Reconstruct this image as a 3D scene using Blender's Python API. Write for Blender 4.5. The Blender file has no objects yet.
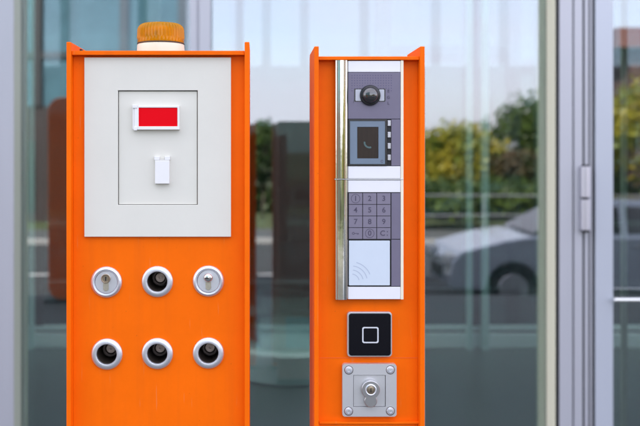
import bpy, bmesh, math, random
from mathutils import Vector, Matrix, noise
R = math.radians
PI = math.pi
random.seed(7)

# ------------------------------------------------------------------ camera, world, sun, exposure
scene = bpy.context.scene
C = scene.collection
H = 1.34                      # eye height
LENS = 49.9
K = 36.0 / LENS / 640.0       # metres per photo pixel at one metre
PU, PV = 258.0, 150.0         # principal point of the (cropped) photograph
FRONT = 1.42                  # distance to the front edge of the posts
GLASS = 3.50                  # distance to the glass facade

cam_d = bpy.data.cameras.new('camera')
cam_d.lens = LENS
cam_d.sensor_width = 36.0
cam_d.sensor_fit = 'HORIZONTAL'
cam_d.shift_x = (320 - PU) / 640.0
cam_d.shift_y = -(213 - PV) / 640.0
cam_d.clip_start = 0.05
cam_d.clip_end = 2000
cam_d.dof.use_dof = True
cam_d.dof.focus_distance = FRONT + 0.015
cam_d.dof.aperture_fstop = 4.5
cam = bpy.data.objects.new('camera', cam_d)
cam.location = (0, 0, H)
cam.rotation_euler = (R(90), 0, 0)
C.objects.link(cam)
scene.camera = cam

SUN_AZ, SUN_EL = R(-32), R(40)
world = bpy.data.worlds.new('World')
scene.world = world
world.use_nodes = True
wn, wl = world.node_tree.nodes, world.node_tree.links
wn.clear()
wo = wn.new('ShaderNodeOutputWorld')
bg = wn.new('ShaderNodeBackground')
bg.inputs['Strength'].default_value = 0.15
sky = wn.new('ShaderNodeTexSky')
sky.sky_type = 'NISHITA'
sky.sun_disc = False
sky.sun_elevation = SUN_EL
sky.sun_rotation = SUN_AZ
sky.air_density = 1.0
sky.dust_density = 2.0
# thin high cloud in the sky
tc = wn.new('ShaderNodeTexCoord')
mp = wn.new('ShaderNodeMapping'); mp.inputs['Scale'].default_value = (1.0, 1.0, 3.0)
nz = wn.new('ShaderNodeTexNoise'); nz.inputs['Scale'].default_value = 1.7; nz.inputs['Detail'].default_value = 7; nz.inputs['Roughness'].default_value = 0.6
rp = wn.new('ShaderNodeValToRGB')
rp.color_ramp.elements[0].position = 0.36; rp.color_ramp.elements[0].color = (0.5, 0.5, 0.5, 1)
rp.color_ramp.elements[1].position = 0.62; rp.color_ramp.elements[1].color = (0.9, 0.9, 0.9, 1)
mx = wn.new('ShaderNodeMix'); mx.data_type = 'RGBA'
mx.inputs[7].default_value = (4.6, 4.5, 5.05, 1)
wl.new(tc.outputs['Generated'], mp.inputs[0]); wl.new(mp.outputs[0], nz.inputs['Vector'])
wl.new(nz.outputs['Fac'], rp.inputs[0]); wl.new(rp.outputs[0], mx.inputs[0])
wl.new(sky.outputs[0], mx.inputs[6]); wl.new(mx.outputs[2], bg.inputs['Color'])
wl.new(bg.outputs[0], wo.inputs[0])

sun_d = bpy.data.lights.new('sun', 'SUN')
sun_d.energy = 5.0
sun_d.angle = R(0.53)
sun_d.color = (1.0, 0.94, 0.85)
sun = bpy.data.objects.new('sun', sun_d)
sdir = Vector((math.sin(SUN_AZ) * math.cos(SUN_EL), math.cos(SUN_AZ) * math.cos(SUN_EL), math.sin(SUN_EL)))
sun.rotation_euler = sdir.to_track_quat('Z', 'Y').to_euler()
sun.location = (0, 20, 30)
C.objects.link(sun)

scene.view_settings.view_transform = 'Standard'
scene.view_settings.look = 'None'
scene.view_settings.gamma = 1
scene.view_settings.exposure = 2.05
scene.view_settings.use_curve_mapping = False
scene.cycles.max_bounces = 10
scene.cycles.transparent_max_bounces = 16
scene.cycles.glossy_bounces = 6
scene.cycles.sample_clamp_indirect = 8

# ------------------------------------------------------------------ materials
def mat(name, col, rough=0.5, metal=0.0, bump=0.0, bscale=300.0, var=0.0, vscale=20.0, coat=0.0,
        spec=0.5, col2=None, stretch=None, rvar=0.0):
    m = bpy.data.materials.new(name)
    m.use_nodes = True
    n, l = m.node_tree.nodes, m.node_tree.links
    b = n['Principled BSDF']
    b.inputs['Base Color'].default_value = (*col, 1)
    b.inputs['Roughness'].default_value = rough
    b.inputs['Metallic'].default_value = metal
    b.inputs['Coat Weight'].default_value = coat
    b.inputs['Coat Roughness'].default_value = 0.15
    b.inputs['Specular IOR Level'].default_value = spec
    t = n.new('ShaderNodeTexCoord')
    v = t.outputs['Object']
    if stretch:
        mpp = n.new('ShaderNodeMapping'); mpp.inputs['Scale'].default_value = stretch
        l.new(v, mpp.inputs[0]); v = mpp.outputs[0]
    if var or col2 or rvar:
        z = n.new('ShaderNodeTexNoise'); z.inputs['Scale'].default_value = vscale; z.inputs['Detail'].default_value = 6
        z.inputs['Roughness'].default_value = 0.65
        l.new(v, z.inputs['Vector'])
    if var or col2:
        r = n.new('ShaderNodeValToRGB')
        r.color_ramp.elements[0].position = 0.3; r.color_ramp.elements[1].position = 0.7
        c2 = col2 or tuple(c * (1 - var) for c in col)
        r.color_ramp.elements[0].color = (*c2, 1)
        r.color_ramp.elements[1].color = (*col, 1)
        l.new(z.outputs['Fac'], r.inputs[0]); l.new(r.outputs[0], b.inputs['Base Color'])
    if rvar:
        mr = n.new('ShaderNodeMapRange')
        mr.inputs[3].default_value = max(0.02, rough - rvar); mr.inputs[4].default_value = rough + rvar
        l.new(z.outputs['Fac'], mr.inputs[0]); l.new(mr.outputs[0], b.inputs['Roughness'])
    if bump:
        z2 = n.new('ShaderNodeTexNoise'); z2.inputs['Scale'].default_value = bscale; z2.inputs['Detail'].default_value = 3
        l.new(v, z2.inputs['Vector'])
        bp = n.new('ShaderNodeBump'); bp.inputs['Strength'].default_value = bump; bp.inputs['Distance'].default_value = 0.001
        l.new(z2.outputs['Fac'], bp.inputs['Height']); l.new(bp.outputs[0], b.inputs['Normal'])
    return m

def glass_mat(name, refl=(0.97, 0.94, 1.0), trans=(0.62, 0.70, 0.69), fac=0.145, wav=0.0):
    m = bpy.data.materials.new(name)
    m.use_nodes = True
    n, l = m.node_tree.nodes, m.node_tree.links
    n.clear()
    o = n.new('ShaderNodeOutputMaterial')
    mix = n.new('ShaderNodeMixShader')
    fr = n.new('ShaderNodeFresnel'); fr.inputs['IOR'].default_value = 1.5
    ad = n.new('ShaderNodeMath'); ad.operation = 'ADD'; ad.inputs[1].default_value = fac; ad.use_clamp = True
    l.new(fr.outputs[0], ad.inputs[0])
    tr = n.new('ShaderNodeBsdfTransparent'); tr.inputs[0].default_value = (*trans, 1)
    gl = n.new('ShaderNodeBsdfGlossy'); gl.inputs[0].default_value = (*refl, 1); gl.inputs['Roughness'].default_value = 0.0
    if wav:
        t = n.new('ShaderNodeTexCoord')
        z = n.new('ShaderNodeTexNoise'); z.inputs['Scale'].default_value = 1.6; z.inputs['Detail'].default_value = 1
        bp = n.new('ShaderNodeBump'); bp.inputs['Strength'].default_value = wav; bp.inputs['Distance'].default_value = 0.01
        l.new(t.outputs['Object'], z.inputs['Vector']); l.new(z.outputs['Fac'], bp.inputs['Height']); l.new(bp.outputs[0], gl.inputs['Normal'])
    l.new(ad.outputs[0], mix.inputs[0]); l.new(tr.outputs[0], mix.inputs[1]); l.new(gl.outputs[0], mix.inputs[2])
    l.new(mix.outputs[0], o.inputs[0])
    return m

def worn_paint(name, col, **k):
    m = mat(name, col, **k)
    n, l = m.node_tree.nodes, m.node_tree.links
    b = n['Principled BSDF']
    src = b.inputs['Base Color'].links[0].from_socket
    t = n.new('ShaderNodeTexCoord')
    # fine scuffs: thin stretched noise, thresholded
    mp_ = n.new('ShaderNodeMapping'); mp_.inputs['Scale'].default_value = (260, 60, 14); mp_.inputs['Rotation'].default_value = (0, R(24), 0)
    z = n.new('ShaderNodeTexNoise'); z.inputs['Scale'].default_value = 1; z.inputs['Detail'].default_value = 2
    l.new(t.outputs['Object'], mp_.inputs[0]); l.new(mp_.outputs[0], z.inputs['Vector'])
    r1 = n.new('ShaderNodeValToRGB'); r1.color_ramp.elements[0].position = .70; r1.color_ramp.elements[1].position = .76
    # small chips and grime dots
    z2 = n.new('ShaderNodeTexNoise'); z2.inputs['Scale'].default_value = 190; z2.inputs['Detail'].default_value = 2
    r2 = n.new('ShaderNodeValToRGB'); r2.color_ramp.elements[0].position = .75; r2.color_ramp.elements[1].position = .78
    l.new(t.outputs['Object'], z2.inputs['Vector'])
    l.new(z.outputs['Fac'], r1.inputs[0]); l.new(z2.outputs['Fac'], r2.inputs[0])
    # broad faint rain streaks
    mp3 = n.new('ShaderNodeMapping'); mp3.inputs['Scale'].default_value = (55, 20, 2.2)
    z3 = n.new('ShaderNodeTexNoise'); z3.inputs['Scale'].default_value = 1; z3.inputs['Detail'].default_value = 4
    l.new(t.outputs['Object'], mp3.inputs[0]); l.new(mp3.outputs[0], z3.inputs['Vector'])
    r3 = n.new('ShaderNodeValToRGB'); r3.color_ramp.elements[0].position = .5; r3.color_ramp.elements[1].position = .75
    r3.color_ramp.elements[1].color = (.16, .16, .16, 1)
    l.new(z3.outputs['Fac'], r3.inputs[0])
    def over(prev, fac, c, k_):
        mu = n.new('ShaderNodeMath'); mu.operation = 'MULTIPLY'; mu.inputs[1].default_value = k_
        l.new(fac, mu.inputs[0])
        x = n.new('ShaderNodeMix'); x.data_type = 'RGBA'; x.inputs[7].default_value = (*c, 1)
        l.new(mu.outputs[0], x.inputs[0]); l.new(prev, x.inputs[6]); return x.outputs[2]
    o = over(src, r1.outputs[0], (0.72, 0.26, 0.10), .30)
    o = over(o, r2.outputs[0], (0.45, 0.08, 0.01), .5)
    o = over(o, r3.outputs[0], (0.55, 0.09, 0.01), 1.0)
    l.new(o, b.inputs['Base Color'])
    return m

M = dict(
    orange=worn_paint('orange_paint', (0.94, 0.150, 0.001), rough=0.5, bump=0.12, bscale=700, var=0.10, vscale=9, rvar=0.05, spec=0.1),
    plate=mat('grey_white_enamel', (0.68, 0.67, 0.605), 0.45, var=0.035, vscale=14, bump=0.05, bscale=400, spec=0.35),
    white=mat('white_plastic', (0.78, 0.78, 0.78), 0.35, var=0.03, vscale=60, spec=0.4),
    label=mat('white_label_film', (0.76, 0.76, 0.80), 0.3, var=0.02, vscale=40),
    cream=mat('cream_edge', (0.80, 0.74, 0.60), 0.35),
    red=mat('red_film', (0.74, 0.0005, 0.008), 0.5, spec=0.08),
    alu=mat('satin_aluminium', (0.72, 0.74, 0.80), 0.38, metal=0.85, bump=0.15, bscale=900, rvar=0.08, vscale=80),
    silver=mat('silver_paint', (0.62, 0.625, 0.64), 0.36, metal=0.55, bump=0.1, bscale=900, rvar=0.05, vscale=60),
    steel=mat('polished_steel', (0.60, 0.585, 0.52), 0.10, metal=1.0, rvar=0.06, vscale=40, bump=0.12, bscale=45),
    nickel=mat('worn_nickel', (0.62, 0.58, 0.50), 0.3, metal=1.0, var=0.3, vscale=150),
    brass=mat('dull_brass', (0.42, 0.34, 0.25), 0.35, metal=0.9, var=0.4, vscale=200),
    dark=mat('dark_recess', (0.06, 0.045, 0.035), 0.5, var=0.4, vscale=90),
    black=mat('black_plastic', (0.008, 0.008, 0.011), 0.22),
    blackm=mat('black_rubber', (0.012, 0.012, 0.014), 0.6),
    violet=mat('violet_grey_plastic', (0.155, 0.14, 0.205), 0.42, var=0.05, vscale=60, bump=0.05, bscale=1500),
    violet2=mat('violet_grey_key', (0.19, 0.172, 0.235), 0.36, var=0.05, vscale=120),
    ink=mat('dark_ink', (0.065, 0.055, 0.095), 0.5),
    blue=mat('blue_grey_bezel', (0.14, 0.19, 0.26), 0.3, var=0.04, vscale=50),
    reader=mat('pale_reader_face', (0.58, 0.65, 0.74), 0.3, var=0.03, vscale=30),
    readerink=mat('reader_symbol', (0.42, 0.48, 0.60), 0.35),
    frame=mat('lavender_aluminium', (0.45, 0.455, 0.505), 0.38, metal=0.25, rvar=0.06, vscale=12, var=0.04, stretch=(1, 1, 0.1)),
    framein=mat('cream_inner_frame', (0.62, 0.62, 0.50), 0.45, var=0.05, vscale=8, stretch=(1, 1, 0.2)),
    gasket=mat('black_gasket', (0.01, 0.01, 0.012), 0.55),
    glass=glass_mat('facade_glass', wav=0.05),
    glass2=glass_mat('inner_glass', refl=(0.8, 0.95, 0.95), trans=(0.80, 0.86, 0.86), fac=0.08),
)

# ------------------------------------------------------------------ builders
def P(u, v, Y):
    """a point Y metres in front of the camera that the photo shows at pixel (u, v)"""
    return Vector(((u - PU) * K * Y, Y, H + (PV - v) * K * Y))

class B:
    def __init__(s):
        s.bm = bmesh.new(); s.mi = 0
    def _mark(s, before):
        s.bm.faces.ensure_lookup_table()
        for f in s.bm.faces[before:]:
            f.material_index = s.mi
    def box(s, x0, x1, y0, y1, z0, z1):
        n = len(s.bm.faces)
        vs = [s.bm.verts.new(p) for p in ((x0, y0, z0), (x1, y0, z0), (x1, y1, z0), (x0, y1, z0), (x0, y0, z1), (x1, y0, z1), (x1, y1, z1), (x0, y1, z1))]
        for q in ((0, 1, 5, 4), (1, 2, 6, 5), (2, 3, 7, 6), (3, 0, 4, 7), (4, 5, 6, 7), (3, 2, 1, 0)):
            s.bm.faces.new([vs[i] for i in q])
        s._mark(n); return s
    def boxuv(s, u0, u1, v0, v1, Y, depth):
        """front face at distance Y covers photo pixels u0..u1, v0..v1; goes straight back by depth"""
        a = P(u0, v1, Y); b = P(u1, v0, Y)
        return s.box(a.x, b.x, Y, Y + depth, a.z, b.z)
    def outline(s, loops, y0, depth):
        """loops of (x, z) points, the first the outer edge, the rest holes; extruded along +Y"""
        n = len(s.bm.faces)
        es, allv = [], []
        for lp in loops:
            vs = [s.bm.verts.new((x, y0, z)) for x, z in lp]
            allv += vs
            for i in range(len(vs)):
                es.append(s.bm.edges.new((vs[i], vs[(i + 1) % len(vs)])))
        if len(loops) == 1:
            fs = [s.bm.faces.new(allv)]
        else:
            g = bmesh.ops.triangle_fill(s.bm, edges=es, use_beauty=True, use_dissolve=False)
            fs = [f for f in g['geom'] if isinstance(f, bmesh.types.BMFace)]
        g = bmesh.ops.extrude_face_region(s.bm, geom=fs)
        nv = [e for e in g['geom'] if isinstance(e, bmesh.types.BMVert)]
        bmesh.ops.translate(s.bm, verts=nv, vec=(0, depth, 0))
        # extrude_face_region leaves the start faces out of region; put them back if gone
        if fs and not fs[0].is_valid:
            pass
        s._mark(0 if n == 0 else n)
        return s
    def lathe(s, cx, cz, prof, seg=40, axis='Y', cy=0.0, smooth=True, wob=None):
        n = len(s.bm.faces)
        rings = []
        for k, (r, d) in enumerate(prof):
            ring = []
            if r < 1e-6:
                p = (cx, d, cz) if axis == 'Y' else (cx, cy, d)
                rings.append([s.bm.verts.new(p)]); continue
            for i in range(seg):
                a = 2 * PI * i / seg
                rr = r * (wob(i, k) if wob else 1)
                if axis == 'Y':
                    ring.append(s.bm.verts.new((cx + rr * math.cos(a), d, cz + rr * math.sin(a))))
                else:
                    ring.append(s.bm.verts.new((cx + rr * math.cos(a), cy + rr * math.sin(a), d)))
            rings.append(ring)
        for a, b in zip(rings, rings[1:]):
            if len(a) == 1 and len(b) == 1: continue
            for i in range(seg):
                j = (i + 1) % seg
                if len(a) == 1: q = [a[0], b[i], b[j]]
                elif len(b) == 1: q = [a[i], a[j], b[0]]
                else: q = [a[i], a[j], b[j], b[i]]
                f = s.bm.faces.new(q); f.smooth = smooth
        s._mark(n); return s
    def tube(s, p0, p1, r0, r1=None, seg=12, caps=True):
        n = len(s.bm.faces)
        r1 = r0 if r1 is None else r1
        p0, p1 = Vector(p0), Vector(p1)
        q = (p1 - p0).to_track_quat('Z', 'Y')
        ra = [s.bm.verts.new(p0 + q @ Vector((r0 * math.cos(2 * PI * i / seg), r0 * math.sin(2 * PI * i / seg), 0))) for i in range(seg)]
        rb = [s.bm.verts.new(p1 + q @ Vector((r1 * math.cos(2 * PI * i / seg), r1 * math.sin(2 * PI * i / seg), 0))) for i in range(seg)]
        for i in range(seg):
            j = (i + 1) % seg
            f = s.bm.faces.new((ra[i], ra[j], rb[j], rb[i])); f.smooth = True
        if caps:
            s.bm.faces.new(ra[::-1]); s.bm.faces.new(rb)
        s._mark(n); return s
    def text(s, string, x, y, z, size, thick=0.0001):
        """lettering standing in the XZ plane facing the camera, centred on x, z"""
        cu = bpy.data.curves.new('lettering', 'FONT')
        cu.body = string; cu.size = size; cu.align_x = 'CENTER'; cu.align_y = 'CENTER'; cu.extrude = thick
        cu.resolution_u = 4; cu.offset = size * .02
        o = bpy.data.objects.new('lettering', cu)
        C.objects.link(o)
        dg = bpy.context.evaluated_depsgraph_get()
        me = bpy.data.meshes.new_from_object(o.evaluated_get(dg))
        bpy.data.objects.remove(o)
        me.transform(Matrix.Translation((x, y, z)) @ Matrix.Rotation(R(90), 4, 'X'))
        n = len(s.bm.faces)
        s.bm.from_mesh(me)
        bpy.data.meshes.remove(me)
        s._mark(n); return s
    def build(s, name, m, parent=None, bevel=0.0, seg=2, angle=35, root=None):
        bmesh.ops.recalc_face_normals(s.bm, faces=s.bm.faces)
        for e in s.bm.edges:
            if len(e.link_faces) == 2 and e.calc_face_angle(0) > R(angle):
                e.smooth = False
        off = Vector((0, 0, 0))
        p = parent
        while p is not None:
            off += p.location; p = p.parent
        bmesh.ops.translate(s.bm, verts=s.bm.verts, vec=-off)
        me = bpy.data.meshes.new(name)
        s.bm.to_mesh(me); s.bm.free()
        for mm in (m if isinstance(m, (list, tuple)) else [m]):
            me.materials.append(mm)
        o = bpy.data.objects.new(name, me)
        C.objects.link(o)
        if parent is not None: o.parent = parent
        if bevel:
            bv = o.modifiers.new('bevel', 'BEVEL'); bv.width = bevel; bv.segments = seg
            bv.limit_method = 'ANGLE'; bv.angle_limit = R(40)
        return o

def thing(name, label, cat, loc, group=None):
    o = bpy.data.objects.new(name, None)
    o.location = loc; o.empty_display_size = 0.1
    C.objects.link(o)
    o['label'] = label; o['category'] = cat
    if group: o['group'] = group
    return o

def struct(o, kind='structure'):
    o['kind'] = kind; return o

def rrect(u0, u1, v0, v1, Y, r, n=6):
    a = P(u0, v1, Y); b = P(u1, v0, Y)
    return rrect_m(a.x, b.x, a.z, b.z, r, n)
def rrect_m(x0, x1, z0, z1, r, n=6):
    out = []
    for cx, cz, a0 in ((x1 - r, z0 + r, -90), (x1 - r, z1 - r, 0), (x0 + r, z1 - r, 90), (x0 + r, z0 + r, 180)):
        for i in range(n + 1):
            a = R(a0 + 90 * i / n)
            out.append((cx + r * math.cos(a), cz + r * math.sin(a)))
    return out
def rect(u0, u1, v0, v1, Y):
    a = P(u0, v1, Y); b = P(u1, v0, Y)
    return [(a.x, a.z), (b.x, a.z), (b.x, b.z), (a.x, b.z)]
def circ(cx, cz, r, n=40):
    return [(cx + r * math.cos(2 * PI * i / n), cz + r * math.sin(2 * PI * i / n)) for i in range(n)]

# ------------------------------------------------------------------ setting: ground, road, pavement
g_grass = mat('verge_grass', (0.075, 0.10, 0.03), 0.9, var=0.45, vscale=3)
g_asph = mat('asphalt', (0.042, 0.045, 0.046), 0.85, var=0.25, vscale=2.5, bump=0.6, bscale=90)
g_floor = mat('polished_stone_floor', (0.045, 0.066, 0.062), 0.28, var=0.12, vscale=1.5)
def paving_mat():
    m = bpy.data.materials.new('paving'); m.use_nodes = True
    n, l = m.node_tree.nodes, m.node_tree.links
    b = n['Principled BSDF']; b.inputs['Roughness'].default_value = 0.8
    t = n.new('ShaderNodeTexCoord'); br = n.new('ShaderNodeTexBrick')
    br.inputs['Color1'].default_value = (0.075, 0.085, 0.085, 1); br.inputs['Color2'].default_value = (0.088, 0.094, 0.092, 1)
    br.inputs['Mortar'].default_value = (0.06, 0.062, 0.062, 1); br.inputs['Scale'].default_value = 1.0
    br.inputs['Mortar Size'].default_value = 0.006; br.inputs['Brick Width'].default_value = 0.6; br.inputs['Row Height'].default_value = 0.4
    l.new(t.outputs['Object'], br.inputs['Vector']); l.new(br.outputs[0], b.inputs['Base Color'])
    return m
ZS = -0.83          # the street lies lower than the terrace in front of the glass
struct(B().box(-600, 600, -700, 600, ZS - .5, ZS - .02).build('ground', g_grass))
struct(B().box(-120, 120, -13.5, -3.6, ZS - .016, ZS - .008).build('road', g_asph))
struct(B().box(-60, 60, -1.2, 3.42, ZS - .01, 0.0).build('terrace', paving_mat()))
kc = mat('kerb_concrete', (0.3, 0.3, 0.29), 0.8, var=0.2)
for i in range(5):
    struct(B().box(-60, 60, -1.2 - .34 * (i + 1), -1.2 - .34 * i - .001, ZS - .01, -.14 * (i + 1) - .002).build('step', kc, bevel=0.006))
struct(B().box(-60, 60, -3.42, -2.91, ZS - .016, ZS + .10).build('pavement', paving_mat()))
struct(B().box(-60, 60, -3.6, -3.421, ZS - .016, ZS + .11).build('kerb', kc, bevel=0.015))
struct(B().box(-60, 60, -13.7, -13.5, ZS - .016, ZS + .11).build('kerb', kc, bevel=0.015))
struct(B().box(-60, 60, -16.0, -13.701, ZS - .016, ZS + .104).build('pavement', paving_mat()))
b = B()
for i in range(-12, 13): b.box(i * 4.0, i * 4.0 + 1.6, -8.6, -8.48, ZS - .0079, ZS - .004)
struct(b.build('road_marking', mat('road_paint', (0.7, 0.7, 0.68), 0.6, var=0.15, vscale=9)))
struct(B().box(-9, 9, 3.421, 13, ZS - .01, 0.0).build('interior_floor', g_floor))
struct(B().box(-8.99, 8.99, 6.07, 12.9, 0.0005, 0.006).build('lobby_shade_sheet', mat('lobby_shade_black', (0.012, 0.013, 0.014), 0.95)))  # near-black sheet added as shade on the floor past the inner glass

# ------------------------------------------------------------------ the entrance building around the glass front
conc = mat('pale_render', (0.42, 0.42, 0.41), 0.8, var=0.1, vscale=1.2)
dkw = mat('dark_interior_wall', (0.03, 0.032, 0.032), 0.7, var=0.2, vscale=1.5)
ceil = mat('ceiling_panels', (0.30, 0.32, 0.33), 0.7)
bld = thing('entrance_building', 'office building whose glass entrance front stands behind the two orange posts', 'building', (0, 3.6, 0))
B().box(-9, 9, 3.46, 3.65, 3.9, 11.0).build('sun_blocking_wall', conc, bld)  # unseen slab, built tall to keep the sun off posts and street
B().box(-9, 9, 3.651, 4.6, 3.9, 4.1).build('ceiling', ceil, bld)
B().box(-9, 9, 6.15, 12.9, 3.9, 4.1).build('ceiling', dkw, bld)
fro = bpy.data.materials.new('added_rooflight_frost'); fro.use_nodes = True
_n, _l = fro.node_tree.nodes, fro.node_tree.links; _n.clear()
_o = _n.new('ShaderNodeOutputMaterial'); _t = _n.new('ShaderNodeBsdfTranslucent'); _t.inputs[0].default_value = (0.90, 0.98, 0.98, 1)
_l.new(_t.outputs[0], _o.inputs[0])
B().box(-9, 9, 4.601, 6.149, 3.98, 3.99).build('added_rooflight', fro, bld)  # unseen translucent strip, added to brighten the lobby behind the glass
for i in range(2):
    B().box(-9, 9, 4.95 + i * .8, 5.01 + i * .8, 3.80, 3.975).build('roof_beam', ceil, bld)
B().box(-9.0, 9.0, 12.93, 12.94, 2.561, 3.9).build('clerestory_glass', glass_mat('tinted_glass', trans=(0.54, 0.52, 0.58), fac=0.1), bld)
B().box(-9.2, -9.0, 3.46, 13.0, 3.9, 4.3).build('side_wall', conc, bld)
B().box(9.0, 9.2, 3.46, 13.0, 3.9, 4.3).build('side_wall', conc, bld)
B().box(-9.0, 9.0, 12.95, 13.1, 0, 2.44).build('rear_wall', dkw, bld)

gbs = mat('grey_blue_steel', (0.06, 0.07, 0.10), 0.5)
B().box(-9.0, 9.0, 12.9, 13.0, 2.441, 2.56).build('transom', gbs, bld)
for u in (-10, 60, 138, 262, 300, 360, 432, 500, 541, 600, 660):
    x = P(u, 0, 12.9).x
    B().box(x, x + 0.13, 12.9, 13.0, 2.561, 3.9).build('clerestory_post', gbs, bld)

# ------------------------------------------------------------------ glass front: mullions, panes
ztop = 3.9
fac = thing('glass_facade', 'tall reflective glass front in lavender grey aluminium frames behind the posts', 'glass wall', (0, GLASS, 0))
def vprof(u0, u1, Y, depth, name='mullion', m=None, parent=fac, bevel=0.0012, z0=0.0, z1=ztop):
    a = P(u0, 0, Y).x; c = P(u1, 0, Y).x
    return B().box(a, c, Y, Y + depth, z0, z1).build(name, m or M['frame'], parent, bevel=bevel)
yf = GLASS - 0.10
# pane openings between x edges (metres at the glass)
XL = P(14, 0, yf).x; XM0 = P(190, 0, yf).x; XM1 = P(210, 0, yf).x; XR = P(556, 0, yf).x
# left mullion: outer cap and the deep inner profile behind the glass
vprof(-24, 13.6, yf, 0.098, name='mullion_cap')
olive = mat('olive_liner', (0.42, 0.45, 0.36), 0.45)
creaml = mat('cream_liner', (0.86, 0.82, 0.62), 0.45)
B().box(P(13.7, 0, yf).x, XL, yf + .004, GLASS - .002, 0, ztop).build('liner', olive, fac)
B().box(P(554.8, 0, yf).x, P(555.45, 0, yf).x, yf + .003, GLASS - .002, 0, ztop).build('liner', creaml, fac)
B().box(P(-24, 0, yf).x, XL - 0.004, GLASS + 0.012, GLASS + 0.12, 0, ztop).build('mullion', M['framein'], fac, bevel=0.001)
B().box(XL - 0.004, XL + 0.004, GLASS + 0.03, GLASS + 0.05, 0, ztop).build('gasket', M['white'], fac)
# middle mullion with a groove
x0, x1 = XM0, XM1
b = B()
pts = [(x0, 0.0), (x0 + .025, 0.0), (x0 + .027, .008), (x0 + .034, .008), (x0 + .036, 0.0), (x1, 0.0), (x1, .098), (x0, .098)]
n0 = [b.bm.verts.new((x, yf + y, 0)) for x, y in pts]; n1 = [b.bm.verts.new((x, yf + y, ztop)) for x, y in pts]
for i in range(len(pts)):
    j = (i + 1) % len(pts); b.bm.faces.new((n0[i], n0[j], n1[j], n1[i]))
b.bm.faces.new(n0); b.bm.faces.new(n1)
b.build('mullion_cap', M['frame'], fac)
B().box(x0 + .006, x1 - .006, GLASS + 0.012, GLASS + 0.15, 0, ztop).build('mullion', M['frame'], fac, bevel=0.001)
# panes
for a, c in ((-4.6, P(-24, 0, yf).x - .004), (XL - .002, XM0 + .002), (XM1 - .002, XR + .006)):
    B().box(a, c, GLASS, GLASS + 0.002, 0.08, ztop).build('glass_pane', M['glass'], fac)
B().box(-4.6, XR, yf, GLASS + 0.08, 0.0, 0.079).build('sill', M['frame'], fac, bevel=0.002)
# door frame jamb: gasket, two stepped profiles, grooves, deep inner return
vprof(555.5, 559.5, yf + .006, 0.090, name='gasket', m=M['gasket'])
vprof(559.5, 572.6, yf, 0.095, name='door_jamb')
vprof(572.6, 574.0, yf + .012, 0.018, name='gasket', m=M['gasket'])
vprof(574.0, 582.6, yf + .003, 0.027, name='door_jamb')
vprof(582.6, 584.6, yf + .014, 0.016, name='gasket', m=M['gasket'])
vprof(584.6, 588.6, yf + .008, 0.022, name='door_jamb')
vprof(588.6, 590.2, yf + .014, 0.016, name='gasket', m=M['gasket'])
vprof(590.2, 592.2, yf + .009, 0.021, name='door_jamb')
vprof(592.2, 595.2, yf + .016, 0.014, name='gasket', m=M['gasket'])
B().box(P(554.8, 0, yf).x, P(583, 0, yf).x, GLASS + 0.012, GLASS + 0.12, 0, ztop).build('mullion', creaml, fac, bevel=0.001)

# hinge: pin barrel of two knuckles standing proud of the jamb
yh = yf - 0.012
hc = P(585.4, 198, yh)
rk = 5.0 * K * yh
door = thing('glass_door', 'glass entrance door with pale blue aluminium stile and silver hinge at the right edge', 'door', (1.9, GLASS, 0))
hinge = B().box(hc.x - rk * .55, hc.x + rk * 1.1, yh + .006, yh + .014, P(0, 229, yh).z, P(0, 167, yh).z).build('hinge', M['frame'], door, bevel=0.0006)
for va, vb in ((166.5, 197.2), (199.6, 230.0)):
    za, zb = P(0, vb, yh).z, P(0, va, yh).z
    e = .0018
    B().lathe(hc.x, 0, [(0, za), (rk - e, za), (rk, za + e), (rk, zb - e), (rk - e, zb), (0, zb)], 28, 'Z', cy=yh + .002).build('knuckle', mat('hinge_satin', (0.55, 0.54, 0.60), 0.3, metal=0.6), hinge)
za, zb = P(0, 232.5, yh).z, P(0, 164.5, yh).z
B().lathe(hc.x, 0, [(0, za), (rk * .62, za), (rk * .62, zb), (0, zb)], 20, 'Z', cy=yh + .002).build('pin', M['gasket'], hinge)
stile = mat('pale_blue_stile', (0.46, 0.49, 0.56), 0.35, metal=0.2, var=0.04, vscale=6, stretch=(1, 1, 0.15))
ys = yf + 0.004
xa, xb = P(595.4, 0, ys).x, P(613.2, 0, ys).x
xe = xa + 1.15
B().box(xa, xb, ys, ys + .09, 0.02, 2.25).build('stile', stile, door, bevel=0.0012)
B().box(xe - .04, xe, ys, ys + .09, 0.02, 2.25).build('stile', stile, door, bevel=0.0012)
B().box(xb + .0005, xe - .0405, ys, ys + .055, 0.02, 0.12).build('bottom_rail', stile, door, bevel=0.0012)
B().box(xb + .0005, xe - .0405, ys, ys + .055, 2.19, 2.25).build('top_rail', stile, door, bevel=0.0012)
B().box(xb - .003, xe - .037, GLASS, GLASS + .002, 0.121, 2.189).build('glass_pane', M['glass'], door)
# edge seal of the double glazing seen behind the pane, and the push bar inside
B().box(P(620.5, 0, 3.6).x, P(626.0, 0, 3.6).x, 3.585, 3.6, 0.125, 2.185).build('inner_edge', mat('pale_green_edge', (0.45, 0.5, 0.42), 0.4), door)
pb = P(0, 295.6, GLASS - .02).z
B().tube((xb - .008, yf - .022, pb), (xe - .02, yf - .022, pb), .008, seg=16).build('push_bar', mat('bar_steel', (0.75, 0.76, 0.74), 0.25, metal=0.8), door)
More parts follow.
